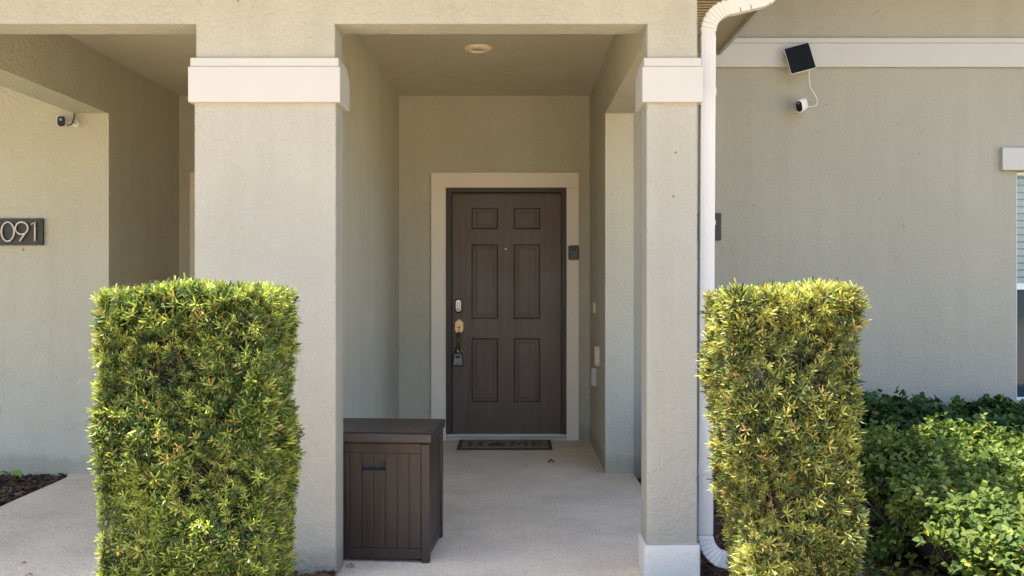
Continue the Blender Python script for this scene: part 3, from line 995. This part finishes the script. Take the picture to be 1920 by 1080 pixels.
def leaf_mesh(name, base, dirn, nor, length, width, tint, mat, parent=None, kind='lance', bend=.25):
    n = len(base)
    dirn = unit(dirn)
    side = unit(np.cross(dirn, nor))
    nor = np.cross(side, dirn)
    L = length[:, None]; Wd = width[:, None]
    if kind == 'lance':
        prof = [(0.0, .16), (.40, .5), (.84, .42)]
        P = []
        for t, wq in prof:
            c = base + dirn * L * t - nor * L * bend * t * t
            P += [c - side * Wd * wq, c + side * Wd * wq]
        P.append(base + dirn * L - nor * L * bend)
        V = np.stack(P, 1)
        faces = [(0, 1, 3, 2), (2, 3, 5, 4), (4, 5, 6)]
    else:
        V0 = base
        c1 = base + dirn * L * .33 - nor * L * bend * .11
        c2 = base + dirn * L * .68 - nor * L * bend * .46
        T = base + dirn * L - nor * L * bend
        fold = nor * Wd * .13
        V = np.stack([V0, c1, c2, T, c1 - side * Wd * .5 + fold, c2 - side * Wd * .40 + fold, c1 + side * Wd * .5 + fold, c2 + side * Wd * .40 + fold], 1)
        faces = [(0, 1, 4), (0, 6, 1), (1, 2, 5, 4), (1, 6, 7, 2), (2, 3, 5), (2, 7, 3)]
    k = V.shape[1]
    V = V.reshape(-1, 3)
    offs = (np.arange(n) * k)[:, None]
    flat = np.concatenate([np.array(f) for f in faces])
    loops = (offs + flat[None, :]).reshape(-1)
    sizes = np.tile(np.array([len(f) for f in faces]), n)
    starts = np.concatenate([[0], np.cumsum(sizes)[:-1]])
    me = bpy.data.meshes.new(name)
    me.vertices.add(len(V)); me.loops.add(len(loops)); me.polygons.add(len(sizes))
    me.vertices.foreach_set("co", V.astype(np.float32).ravel())
    me.loops.foreach_set("vertex_index", loops.astype(np.int32))
    me.polygons.foreach_set("loop_start", starts.astype(np.int32))
    me.polygons.foreach_set("loop_total", sizes.astype(np.int32))
    at = me.attributes.new("tint", 'FLOAT_COLOR', 'POINT')
    colr = np.ones((n, k, 4), np.float32)
    colr[:, :, :3] = tint[:, None, :]
    at.data.foreach_set("color", colr.ravel())
    me.update(calc_edges=True)
    me.materials.append(mat)
    o = bpy.data.objects.new(name, me)
    COL.objects.link(o)
    if parent is not None:
        link_parent(o, parent)
    return o

def whorls(P, A, nl, l0, l1, wid, tints, spread=(28, 78), along=.03, sz=None):
    """P shoot roots, A shoot axes; nl leaves each, spiralling"""
    n = len(P)
    A = unit(A)
    tmp = np.where(np.abs(A[:, 2:3]) < .9, np.array([[0, 0, 1.]]), np.array([[1., 0, 0]]))
    U = unit(np.cross(A, tmp)); Vv = np.cross(A, U)
    B, Dn, Nr, Ln, Wn, Tn = [], [], [], [], [], []
    ph0 = rng.uniform(0, 6.28, n)
    size = rng.uniform(.75, 1.2, n) if sz is None else sz
    for j in range(nl):
        keep = rng.random(n) < .92
        ph = ph0 + j * 2.39996 + rng.normal(0, .25, n)
        t = (j + .5) / nl
        th = np.radians(spread[1] + (spread[0] - spread[1]) * t + rng.normal(0, 11, n))
        rad = U * np.cos(ph)[:, None] + Vv * np.sin(ph)[:, None]
        dv = A * np.cos(th)[:, None] + rad * np.sin(th)[:, None]
        nr = A * np.sin(th)[:, None] - rad * np.cos(th)[:, None]
        nr = nr + rng.normal(0, .25, (n, 3))
        b = P + A * (along * t * size)[:, None]
        ln = rng.uniform(l0, l1, n) * size * (1.05 - .25 * t)
        B.append(b[keep]); Dn.append(dv[keep]); Nr.append(nr[keep]); Ln.append(ln[keep])
        Wn.append((wid * rng.uniform(.8, 1.2, n) * size)[keep])
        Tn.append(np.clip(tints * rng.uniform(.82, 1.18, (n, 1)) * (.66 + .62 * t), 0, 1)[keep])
    c = np.concatenate
    return c(B), c(Dn), c(Nr), c(Ln), c(Wn), c(Tn)

def pick(pal, wts, n):
    pal = np.array(pal)
    i = rng.choice(len(pal), n, p=np.array(wts) / sum(wts))
    return pal[i] * rng.uniform(.85, 1.15, (n, 1))

POD = [(.320, .335, .085), (.190, .215, .062), (.078, .108, .034), (.024, .042, .018), (.34, .26, .10), (.20, .12, .06)]

def box_hedge(label, x0, x1, y0, y1, h, seed, warm, group, lean=0.0):
    root = thing('hedge', label, 'hedge', ((x0 + x1) / 2, (y0 + y1) / 2, 0), 0, group)
    Ps, As = [], []
    def face(n, fn):
        u, v = rng.random(n), rng.random(n)
        p, nr = fn(u, v)
        # gentle bulges and hollows of a hand-clipped face
        q = p @ np.array([[7.3], [5.9], [6.7]])
        bump = .004 * np.sin(q[:, 0] + seed) + .004 * np.sin(q[:, 0] * 2.7 + seed * 3)
        dep = np.minimum(rng.exponential(.024, n), .09) - .006
        p = p + nr * (bump - dep)[:, None]
        a = nr * .70 + np.array([[0, 0, .58]]) + rng.normal(0, .30, (n, 3))
        Ps.append(p); As.append(a)
    W, Dp = x1 - x0, y1 - y0
    def taper(v): return 1 - .0 * v
    dens = 5400
    o = lambda u: np.ones_like(u)
    ti = .030                       # the foot of the hedge is drawn in a little
    def inset(v): return ti * np.clip((.42 - v) / .42, 0, 1)
    def linset(v): return inset(v) + lean * np.clip((.82 - v) / .6, 0, 1)
    face(int(W * h * dens), lambda u, v: (np.stack([x0 + linset(v) + (W - inset(v) - linset(v)) * u, y0 + inset(v), h * v], 1), np.tile([0, -1., 0], (len(u), 1))))
    face(int(W * h * dens * .5), lambda u, v: (np.stack([x0 + linset(v) + (W - linset(v)) * u, y1 * o(u), h * v], 1), np.tile([0, 1., 0], (len(u), 1))))
    face(int(Dp * h * dens), lambda u, v: (np.stack([x0 + linset(v), y0 + Dp * u, h * v], 1), np.tile([-1., 0, 0], (len(u), 1))))
    face(int(Dp * h * dens), lambda u, v: (np.stack([x1 - inset(v), y0 + Dp * u, h * v], 1), np.tile([1., 0, 0], (len(u), 1))))
    face(int(W * Dp * dens * 1.3), lambda u, v: (np.stack([x0 + W * u, y0 + Dp * v, h * o(u)], 1), np.tile([0, 0, 1.], (len(u), 1))))
    def edge(n, a, b, nr):
        t = rng.random(n)[:, None]
        p = np.array([a]) * (1 - t) + np.array([b]) * t + rng.normal(0, .007, (n, 3)) - np.array([nr]) * rng.exponential(.008, (n, 1))
        Ps.append(p); As.append(np.array([nr]) + np.array([[0, 0, .25]]) + rng.normal(0, .3, (n, 3)))
    e_ = .012
    for x, sx in ((x0 + e_, -1), (x1 - e_, 1)):
        for y, sy in ((y0 + e_, -1), (y1 - e_, 1)):
            m_ = int(h * 170)
            v_ = rng.random(m_)
            ex = linset(v_) if sx < 0 else -inset(v_)
            p = np.stack([x + ex, np.full(m_, y), v_ * (h - e_)], 1) + rng.normal(0, .006, (m_, 3))
            Ps.append(p); As.append(np.array([[sx * .6, sy * .6, .5]]) + rng.normal(0, .28, (m_, 3)))
        edge(int(Dp * 130), (x, y0, h - e_), (x, y1, h - e_), (sx * .7, 0, .7))
    for y, sy in ((y0 + e_, -1), (y1 - e_, 1)):
        edge(int(W * 130), (x0, y, h - e_), (x1, y, h - e_), (0, sy * .7, .7))
    P = np.concatenate(Ps); A = np.concatenate(As)
    n = len(P)
    # clusters: young lime growth and older dark growth come in patches
    q = np.sin(P @ np.array([9., 7., 5.]) + seed) + np.sin(P @ np.array([-6., 11., 8.]) + 2 * seed) + rng.normal(0, .9, n)
    tint = pick(POD, [.20 * warm, .30, .30, .18, .02 * warm, .0], n)
    young = pick(POD, [.66, .30, .02, .01, .03, .0], n)
    tint = np.where((q > 1.05)[:, None], young, tint)
    if warm < 1:
        tint = tint * np.array([[.93, 1.06, .88]])
    # freshly cut short tips in some patches, long soft rosettes in others
    q2 = np.sin(P @ np.array([13., 5., 8.]) + 3 * seed) + np.sin(P @ np.array([-5., 9., 15.]) + seed) + rng.normal(0, .8, n)
    sz = np.clip(.84 + .17 * q2, .55, 1.35)
    hole = np.sin(P @ np.array([17., 8., 21.]) + seed) + np.sin(P @ np.array([-23., 8., 12.]) + 2. * seed) + np.sin(P @ np.array([9., 14., -27.]))
    ok = ~((hole > 2.0) & (rng.random(n) < .6))
    P, A, tint, sz = P[ok], A[ok], tint[ok], sz[ok]
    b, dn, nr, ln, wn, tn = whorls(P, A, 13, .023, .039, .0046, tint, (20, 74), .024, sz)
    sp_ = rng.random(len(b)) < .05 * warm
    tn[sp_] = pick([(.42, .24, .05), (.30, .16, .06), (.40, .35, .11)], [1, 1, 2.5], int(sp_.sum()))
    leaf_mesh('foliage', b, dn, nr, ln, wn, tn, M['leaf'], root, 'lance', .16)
    # inside: bare dim thicket and the stems that carry it
    ins = .095
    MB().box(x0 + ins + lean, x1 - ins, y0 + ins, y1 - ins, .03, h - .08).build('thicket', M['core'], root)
    tw = MB()
    for _ in range(230):
        x, y_, z = random.uniform(x0 + .05 + lean, x1 - .05), random.uniform(y0 + .03, y1 - .05), random.uniform(.02, h - .12)
        f = random.random()
        if f < .65: y_ = y0 + random.uniform(.012, .06)
        elif f < .82: x = x0 + lean + random.uniform(.015, .06)
        else: x = x1 - random.uniform(.015, .06)
        dx, dz, dy = random.gauss(0, .05), random.uniform(.02, .11), random.gauss(0, .012)
        r = random.uniform(.0013, .0032)
        tw.tube([(x, y_, z), (x + dx * .5 + random.gauss(0, .006), y_ + dy * .5, z + dz * .5), (x + dx, y_ + dy - .01, z + dz)], [r, r * .85, r * .5], 6)
    for _ in range(7):
        x, y_ = random.uniform(x0 + .09, x1 - .09), random.uniform(y0 + .09, y1 - .09)
        MB().tube([(x, y_, -.05), (x + random.gauss(0, .02), y_, .3), (x + random.gauss(0, .03), y_, .7)], [.014, .011, .006], 8).build('stem', M['twig'], root, smooth=True)
    tw.build('twigs', M['twig'], root, smooth=True)["kind"] = 'stuff'
    return root

box_hedge('tall clipped box shaped hedge standing in front of the wide left column', -1.322, -.815, 2.90, 3.30, 1.292, 1.0, .85, 'clipped hedges flanking the porch')
box_hedge('narrower clipped box shaped hedge standing before the white downspout', .703, 1.090, 2.90, 3.30, 1.290, 4.2, 1.35, 'clipped hedges flanking the porch', .085)

def sprigs(P, A, nl, length, l0, l1, wid, tint):
    n = len(P)
    A = unit(A)
    tmp = np.where(np.abs(A[:, 2:3]) < .9, np.array([[0, 0, 1.]]), np.array([[1., 0, 0]]))
    U = unit(np.cross(A, tmp)); Vv = np.cross(A, U)
    out = [[] for _ in range(6)]
    ph0 = rng.uniform(0, 6.28, n)
    for j in range(nl):
        keep = rng.random(n) < .9
        ph = ph0 + (j % 2) * math.pi + (j // 2) * 1.2 + rng.normal(0, .3, n)
        t = (j + .3) / nl
        th = np.radians(rng.normal(66 - 26 * t, 12, n))
        rad = U * np.cos(ph)[:, None] + Vv * np.sin(ph)[:, None]
        dv = A * np.cos(th)[:, None] + rad * np.sin(th)[:, None]
        nr = A * np.sin(th)[:, None] - rad * np.cos(th)[:, None] + np.array([[0, -.15, .55]]) + rng.normal(0, .25, (n, 3))
        vals = (P + A * (length * t), dv, nr, rng.uniform(l0, l1, n) * (1.1 - .35 * t), wid * rng.uniform(.8, 1.2, n),
                np.clip(tint * rng.uniform(.85, 1.15, (n, 1)), 0, 1))
        for o_, v in zip(out, vals): o_.append(v[keep])
    return [np.concatenate(o_) for o_ in out]

def superbox(n, c, s, e=.45):
    """points and normals on a soft-cornered box"""
    d = unit(rng.normal(0, 1, (n, 3)))
    d[:, 2] = np.where(d[:, 2] < -.35, -d[:, 2], d[:, 2])
    p = np.sign(d) * np.abs(d) ** e
    m = np.max(np.abs(p), 1, keepdims=True)
    p = p / (m ** .75)
    nr = unit(np.sign(p) * np.abs(p) ** 2.2 / np.array(s))
    return np.array(c) + p * np.array(s), nr

def bush(label, blobs, nsp, pal, wts, mat, leafsz, root_loc, tw_mat, ntw, grp=None, twig_zone=None, seed=0):
    root = thing('shrub', label, 'shrub', root_loc, 0, grp)
    Ps, As = [], []
    for (c, s), n in zip(blobs, nsp):
        p, nr = superbox(n, c, s)
        q = p @ np.array([[6.1, 3.0], [4.3, 9.1], [7.7, 5.0]])
        bump = .045 * np.sin(q[:, 0] + seed) + .035 * np.sin(q[:, 1] * 1.9 + seed)
        dep = np.minimum(rng.exponential(.05, n), .18) - .02
        far = rng.random(n) < .06
        dep = np.where(far, -rng.uniform(.02, .09, n), dep)
        p = p + nr * (bump - dep)[:, None]
        k = p[:, 2] > .03
        if twig_zone is not None:
            k &= ~(twig_zone(p) & (rng.random(n) < .9))
        Ps.append(p[k]); As.append((nr * .8 + np.array([[0, -.05, .30]]) + rng.normal(0, .38, (n, 3)))[k])
    P = np.concatenate(Ps); A = np.concatenate(As)
    tint = pick(pal, wts, len(P))
    l0, l1, wd = leafsz
    vals = sprigs(P, A, 7, .075, l0, l1, wd, tint)
    sp_ = rng.random(len(vals[0])) < .012
    vals[5][sp_] = pick([(.42, .36, .06), (.36, .26, .06)], [1, 1], int(sp_.sum()))
    leaf_mesh('foliage', *vals, M[mat], root, 'ovate', .22)
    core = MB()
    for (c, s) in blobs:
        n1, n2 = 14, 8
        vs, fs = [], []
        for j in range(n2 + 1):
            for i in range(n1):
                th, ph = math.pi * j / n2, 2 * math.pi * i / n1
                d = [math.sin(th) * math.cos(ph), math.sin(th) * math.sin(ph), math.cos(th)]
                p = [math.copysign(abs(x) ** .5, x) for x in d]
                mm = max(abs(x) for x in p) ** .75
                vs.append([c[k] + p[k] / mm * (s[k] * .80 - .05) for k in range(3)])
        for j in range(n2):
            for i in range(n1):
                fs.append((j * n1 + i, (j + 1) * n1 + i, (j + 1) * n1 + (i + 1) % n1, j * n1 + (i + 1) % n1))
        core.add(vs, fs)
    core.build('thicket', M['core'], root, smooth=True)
    tw = MB()
    idx = rng.choice(len(P), min(ntw, len(P)), replace=False)
    for i in idx:
        a = Vector(P[i]); d = Vector(A[i]).normalized()
        r = random.uniform(.001, .0026)
        b = a - d * random.uniform(.06, .16) + Vector((random.gauss(0, .02), random.gauss(0, .02), random.uniform(-.08, -.01)))
        tw.tube([b, (a + b) / 2 + Vector((random.gauss(0, .01), 0, random.gauss(0, .01))), a + d * random.uniform(0, .05)], [r, r * .9, r * .5], 5)
    if twig_zone is not None:
        for i in range(95):
            (c, s) = random.choice(blobs)
            x = c[0] - s[0] * random.uniform(.55, 1.0); y = c[1] + random.uniform(-1, 1) * s[1]; z = random.uniform(0, .12)
            pts = [(x + .15, y, z)]
            ang = random.uniform(.3, 2.6); ln = random.uniform(.12, .38)
            for k in range(1, 5):
                t = k / 4
                pts.append((x + .15 - .16 * t + math.cos(ang) * ln * t * .5 + random.gauss(0, .008), y + random.gauss(0, .02), z + math.sin(ang) * ln * t + random.gauss(0, .008)))
            r = random.uniform(.0016, .0042)
            MB().tube(pts, [r, r * .9, r * .8, r * .65, r * .4], 6).build('branch', M[tw_mat], root, smooth=True)
    tw.build('twigs', M[tw_mat], root, smooth=True)["kind"] = 'stuff'
    return root

DARKP = [(.030, .070, .022), (.045, .095, .024), (.075, .135, .030), (.022, .048, .020)]
LIME = [(.130, .178, .038), (.082, .130, .032), (.195, .235, .060), (.048, .084, .025)]
bush('low dark green hedge growing against the right wall under the window', [((x_, 5.93, .20), (.46, .25, .22 + .02 * math.sin(x_ * 5))) for x_ in (1.55, 2.2, 2.85, 3.5, 4.15)],
     [2100] * 5, DARKP, [.4, .3, .15, .15], 'leaf3', (.038, .060, .032), (2.7, 5.93, 0), 'twig', 260, None, None, 2.0)
zone = lambda p: (p[:, 2] < .33) & (p[:, 0] < 2.0) & (np.sin(p[:, 1] * 7.) > -.45)
bush('sprawling lime green shrub with bare low twigs right of the clipped hedge',
     [((2.14, 4.85, .19), (.36, .36, .24)), ((2.15, 4.15, .18), (.36, .42, .25)), ((2.75, 4.6, .16), (.42, .5, .25)), ((2.08, 3.45, .17), (.40, .38, .25)),
      ((2.00, 2.85, .15), (.42, .36, .24)), ((2.7, 3.5, .16), (.42, .6, .25))],
     [3400, 3900, 2600, 3900, 2600, 2200], LIME, [.36, .34, .14, .16], 'leaf2', (.024, .044, .021), (2.2, 3.8, 0), 'twig2', 520, None, zone, 5.0)

# spike-leaved plant and small weeds
spk = thing('spiky_plant', 'single stiff sword shaped green leaf rising from mulch beside shrub', 'plant', (1.712, 4.40, 0))
for dx, lean, h, wd in ((0, .01, .235, .026), (.012, .05, .10, .016)):
    vs, fs = [], []
    for k in range(9):
        t = k / 8
        ww = wd * (1 - t ** 3) * (.75 + .25 * math.sin(math.pi * t)) / 2
        x = 1.712 + dx + lean * t
        vs += [(x - ww, 4.40 + dx, -.02 + h * t), (x, 4.406 + dx, -.02 + h * t), (x + ww, 4.40 + dx, -.02 + h * t),
               (x, 4.410 + dx, -.02 + h * t)]
    for k in range(8):
        a = 4 * k
        for i in range(4):
            j = (i + 1) % 4
            fs.append((a + i, a + j, a + 4 + j, a + 4 + i))
    MB().add(vs, fs).build('leaf', M['greenleaf'], spk, smooth=True)
wd_ = thing('weed', 'small weed with bright green leaves in mulch by the left wall', 'plant', (-3.27, 5.72, 0))
def broad_leaf(p, d, l, wdt, droop, mat, parent, name='leaf'):
    d = Vector(d).normalized(); up = Vector((0, 0, 1)); s = d.cross(up).normalized(); nn = s.cross(d)
    vs, fs = [], []
    for k in range(8):
        t = k / 7
        wv = wdt * math.sin(math.pi * min(.985, .04 + t * .95)) ** .8 / 2
        c = Vector(p) + d * l * t - nn * droop * t * t * l
        vs += [c - s * wv + nn * wv * .25, c, c + s * wv + nn * wv * .25]
    for k in range(7):
        for i in range(2):
            a = 3 * k + i
            fs.append((a, a + 1, a + 4, a + 3))
    m = MB().add(vs, fs)
    return m.build(name, mat, parent, smooth=True)
broad_leaf((-3.33, 5.62, .075), (.75, -.45, .12), .12, .075, .35, M['limeleaf'], wd_)
broad_leaf((-3.36, 5.64, .06), (-.35, -.65, .22), .11, .07, .4, M['limeleaf'], wd_)
broad_leaf((-3.23, 5.42, .02), (.28, -.05, .55), .10, .035, .3, M['limeleaf'], wd_)
broad_leaf((-3.37, 5.66, .05), (-.9, .1, .3), .10, .06, .4, M['greenleaf'], wd_)
MB().tube([(-3.345, 5.64, -.02), (-3.34, 5.63, .04), (-3.335, 5.62, .076)], .003, 6).tube([(-3.25, 5.43, -.02), (-3.23, 5.42, .022)], .0025, 6).build('stem', M['greenleaf'], wd_)
wd_.location = (-3.29, 6.12, 0)
# seedlings of the same shrub at the foot of the right bed
sd_n = 46
P = np.stack([rng.uniform(1.25, 1.75, sd_n), rng.uniform(3.4, 4.7, sd_n), np.full(sd_n, .01)], 1)
vals = sprigs(P, np.array([[0, 0, 1.]]) + rng.normal(0, .45, (sd_n, 3)), 6, .07, .022, .042, .024, pick(LIME, [.3, .3, .1, .3], sd_n))
g_ = leaf_mesh('ground_cover', *vals, M['leaf2'], None, 'ovate', .2)
tag(g_, 'scattered low green seedlings on mulch beside the lime green shrub', 'ground cover', None, 'stuff')

# ------------------------------------------------------------------ mulch chips and litter
CH = [(.125, .062, .042), (.070, .040, .029), (.165, .095, .062), (.038, .025, .020), (.20, .15, .115), (.15, .055, .036)]
def chips(label, n, x0, x1, y0, y1, lift, big=1.0):
    vs, fs, cs = [], [], []
    xs, ys = rng.uniform(x0, x1, n), rng.uniform(y0, y1, n)
    zs = mulch_h(xs, ys) + lift
    tints = pick(CH, [.27, .24, .15, .17, .10, .07], n)
    for i in range(n):
        L = random.uniform(.018, .060) * big; W = L * random.uniform(.22, .6); T = random.uniform(.003, .008) * big
        mtx = Matrix.Translation((xs[i], ys[i], zs[i] + random.uniform(.0, .014))) @ Matrix.Rotation(random.uniform(0, 6.28), 4, 'Z') @ \
            Matrix.Rotation(random.gauss(0, .28), 4, 'X') @ Matrix.Rotation(random.gauss(0, .25), 4, 'Y')
        o = len(vs)
        j = lambda: random.uniform(.72, 1.1)
        ring = [(-L / 2 * j(), -W / 2 * j()), (-L * .1, -W / 2 * j() * 1.1), (L / 2 * j(), -W / 2 * j() * .6), (L / 2 * j(), W / 2 * j() * .6), (0, W / 2 * j()), (-L / 2 * j(), W / 2 * j())]
        for zz in (-T / 2, T / 2):
            for a, b in ring:
                vs.append(mtx @ Vector((a, b, zz)))
        fs += [tuple(o + k for k in (5, 4, 3, 2, 1, 0)), tuple(o + 6 + k for k in range(6))]
        fs += [(o + k, o + (k + 1) % 6, o + 6 + (k + 1) % 6, o + 6 + k) for k in range(6)]
        cs += [tints[i]] * 12
    ob = MB().add(vs, fs).build('mulch_chips', M['chip'])
    at = ob.data.attributes.new("tint", 'FLOAT_COLOR', 'POINT')
    arr = np.ones((len(vs), 4), np.float32); arr[:, :3] = np.array(cs)
    at.data.foreach_set("color", arr.ravel())
    return tag(ob, label, 'mulch', None, 'stuff')
chips('dark brown bark mulch along the left wall', 2600, -4.2, -3.085, 4.6, 6.28, .0)
chips('brown bark mulch at the foot of the left clipped hedge', 1500, -1.6, -.82, 2.6, 4.085, .035)
chips('brown bark mulch below the shrubs on the right', 4200, .845, 2.2, 2.9, 5.6, -.01)

def litter(label, x, y, rz, l, wdt, mat, cat='leaf', name='fallen_leaf', curl=.5):
    root_pts = []
    vs, fs = [], []
    for k in range(9):
        t = k / 8
        wv = wdt * math.sin(math.pi * (.03 + .94 * t)) ** .7 / 2
        zc = .004 + curl * l * .35 * math.sin(math.pi * t) ** 2
        for i, u in enumerate((-1, -.5, 0, .5, 1)):
            vs.append(((t - .5) * l, wv * u + .004 * math.sin(9 * t + u), zc + abs(u) ** 2 * wv * curl * .6))
    for k in range(8):
        for i in range(4):
            a = 5 * k + i
            fs.append((a, a + 1, a + 6, a + 5))
    o = MB().add(vs, fs).build(name, mat, smooth=True)
    o.location = (x, y, 0); o.rotation_euler = (0, 0, rz)
    return tag(o, label, cat)
litter('curled dry brown leaf on the floor beside the left column base', -.770, 4.245, .1, .045, .020, M['deadleaf'], curl=.6)
litter('torn green leaf lying on the porch floor before the doormat', .270, 6.66, .3, .055, .040, M['greenleaf'], curl=.8)
litter('tiny dark leaf fragment by the foot of the right porch wall', .583, 6.35, 1.2, .022, .012, M['metal_dark'], curl=.3)
litter('dark leaf fragment on concrete near the left mulch', -2.205, 4.12, .6, .034, .014, M['mat_dark'], curl=.4)
litter('tan leaf fragment on the concrete at the left photo edge', -2.33, 4.30, .2, .03, .014, M['deadleaf'], curl=.3)
litter('large dry tan leaf on mulch right of the narrower hedge', 1.60, 4.30, .9, .075, .045, M['deadleaf'], curl=.5).location.z = .03
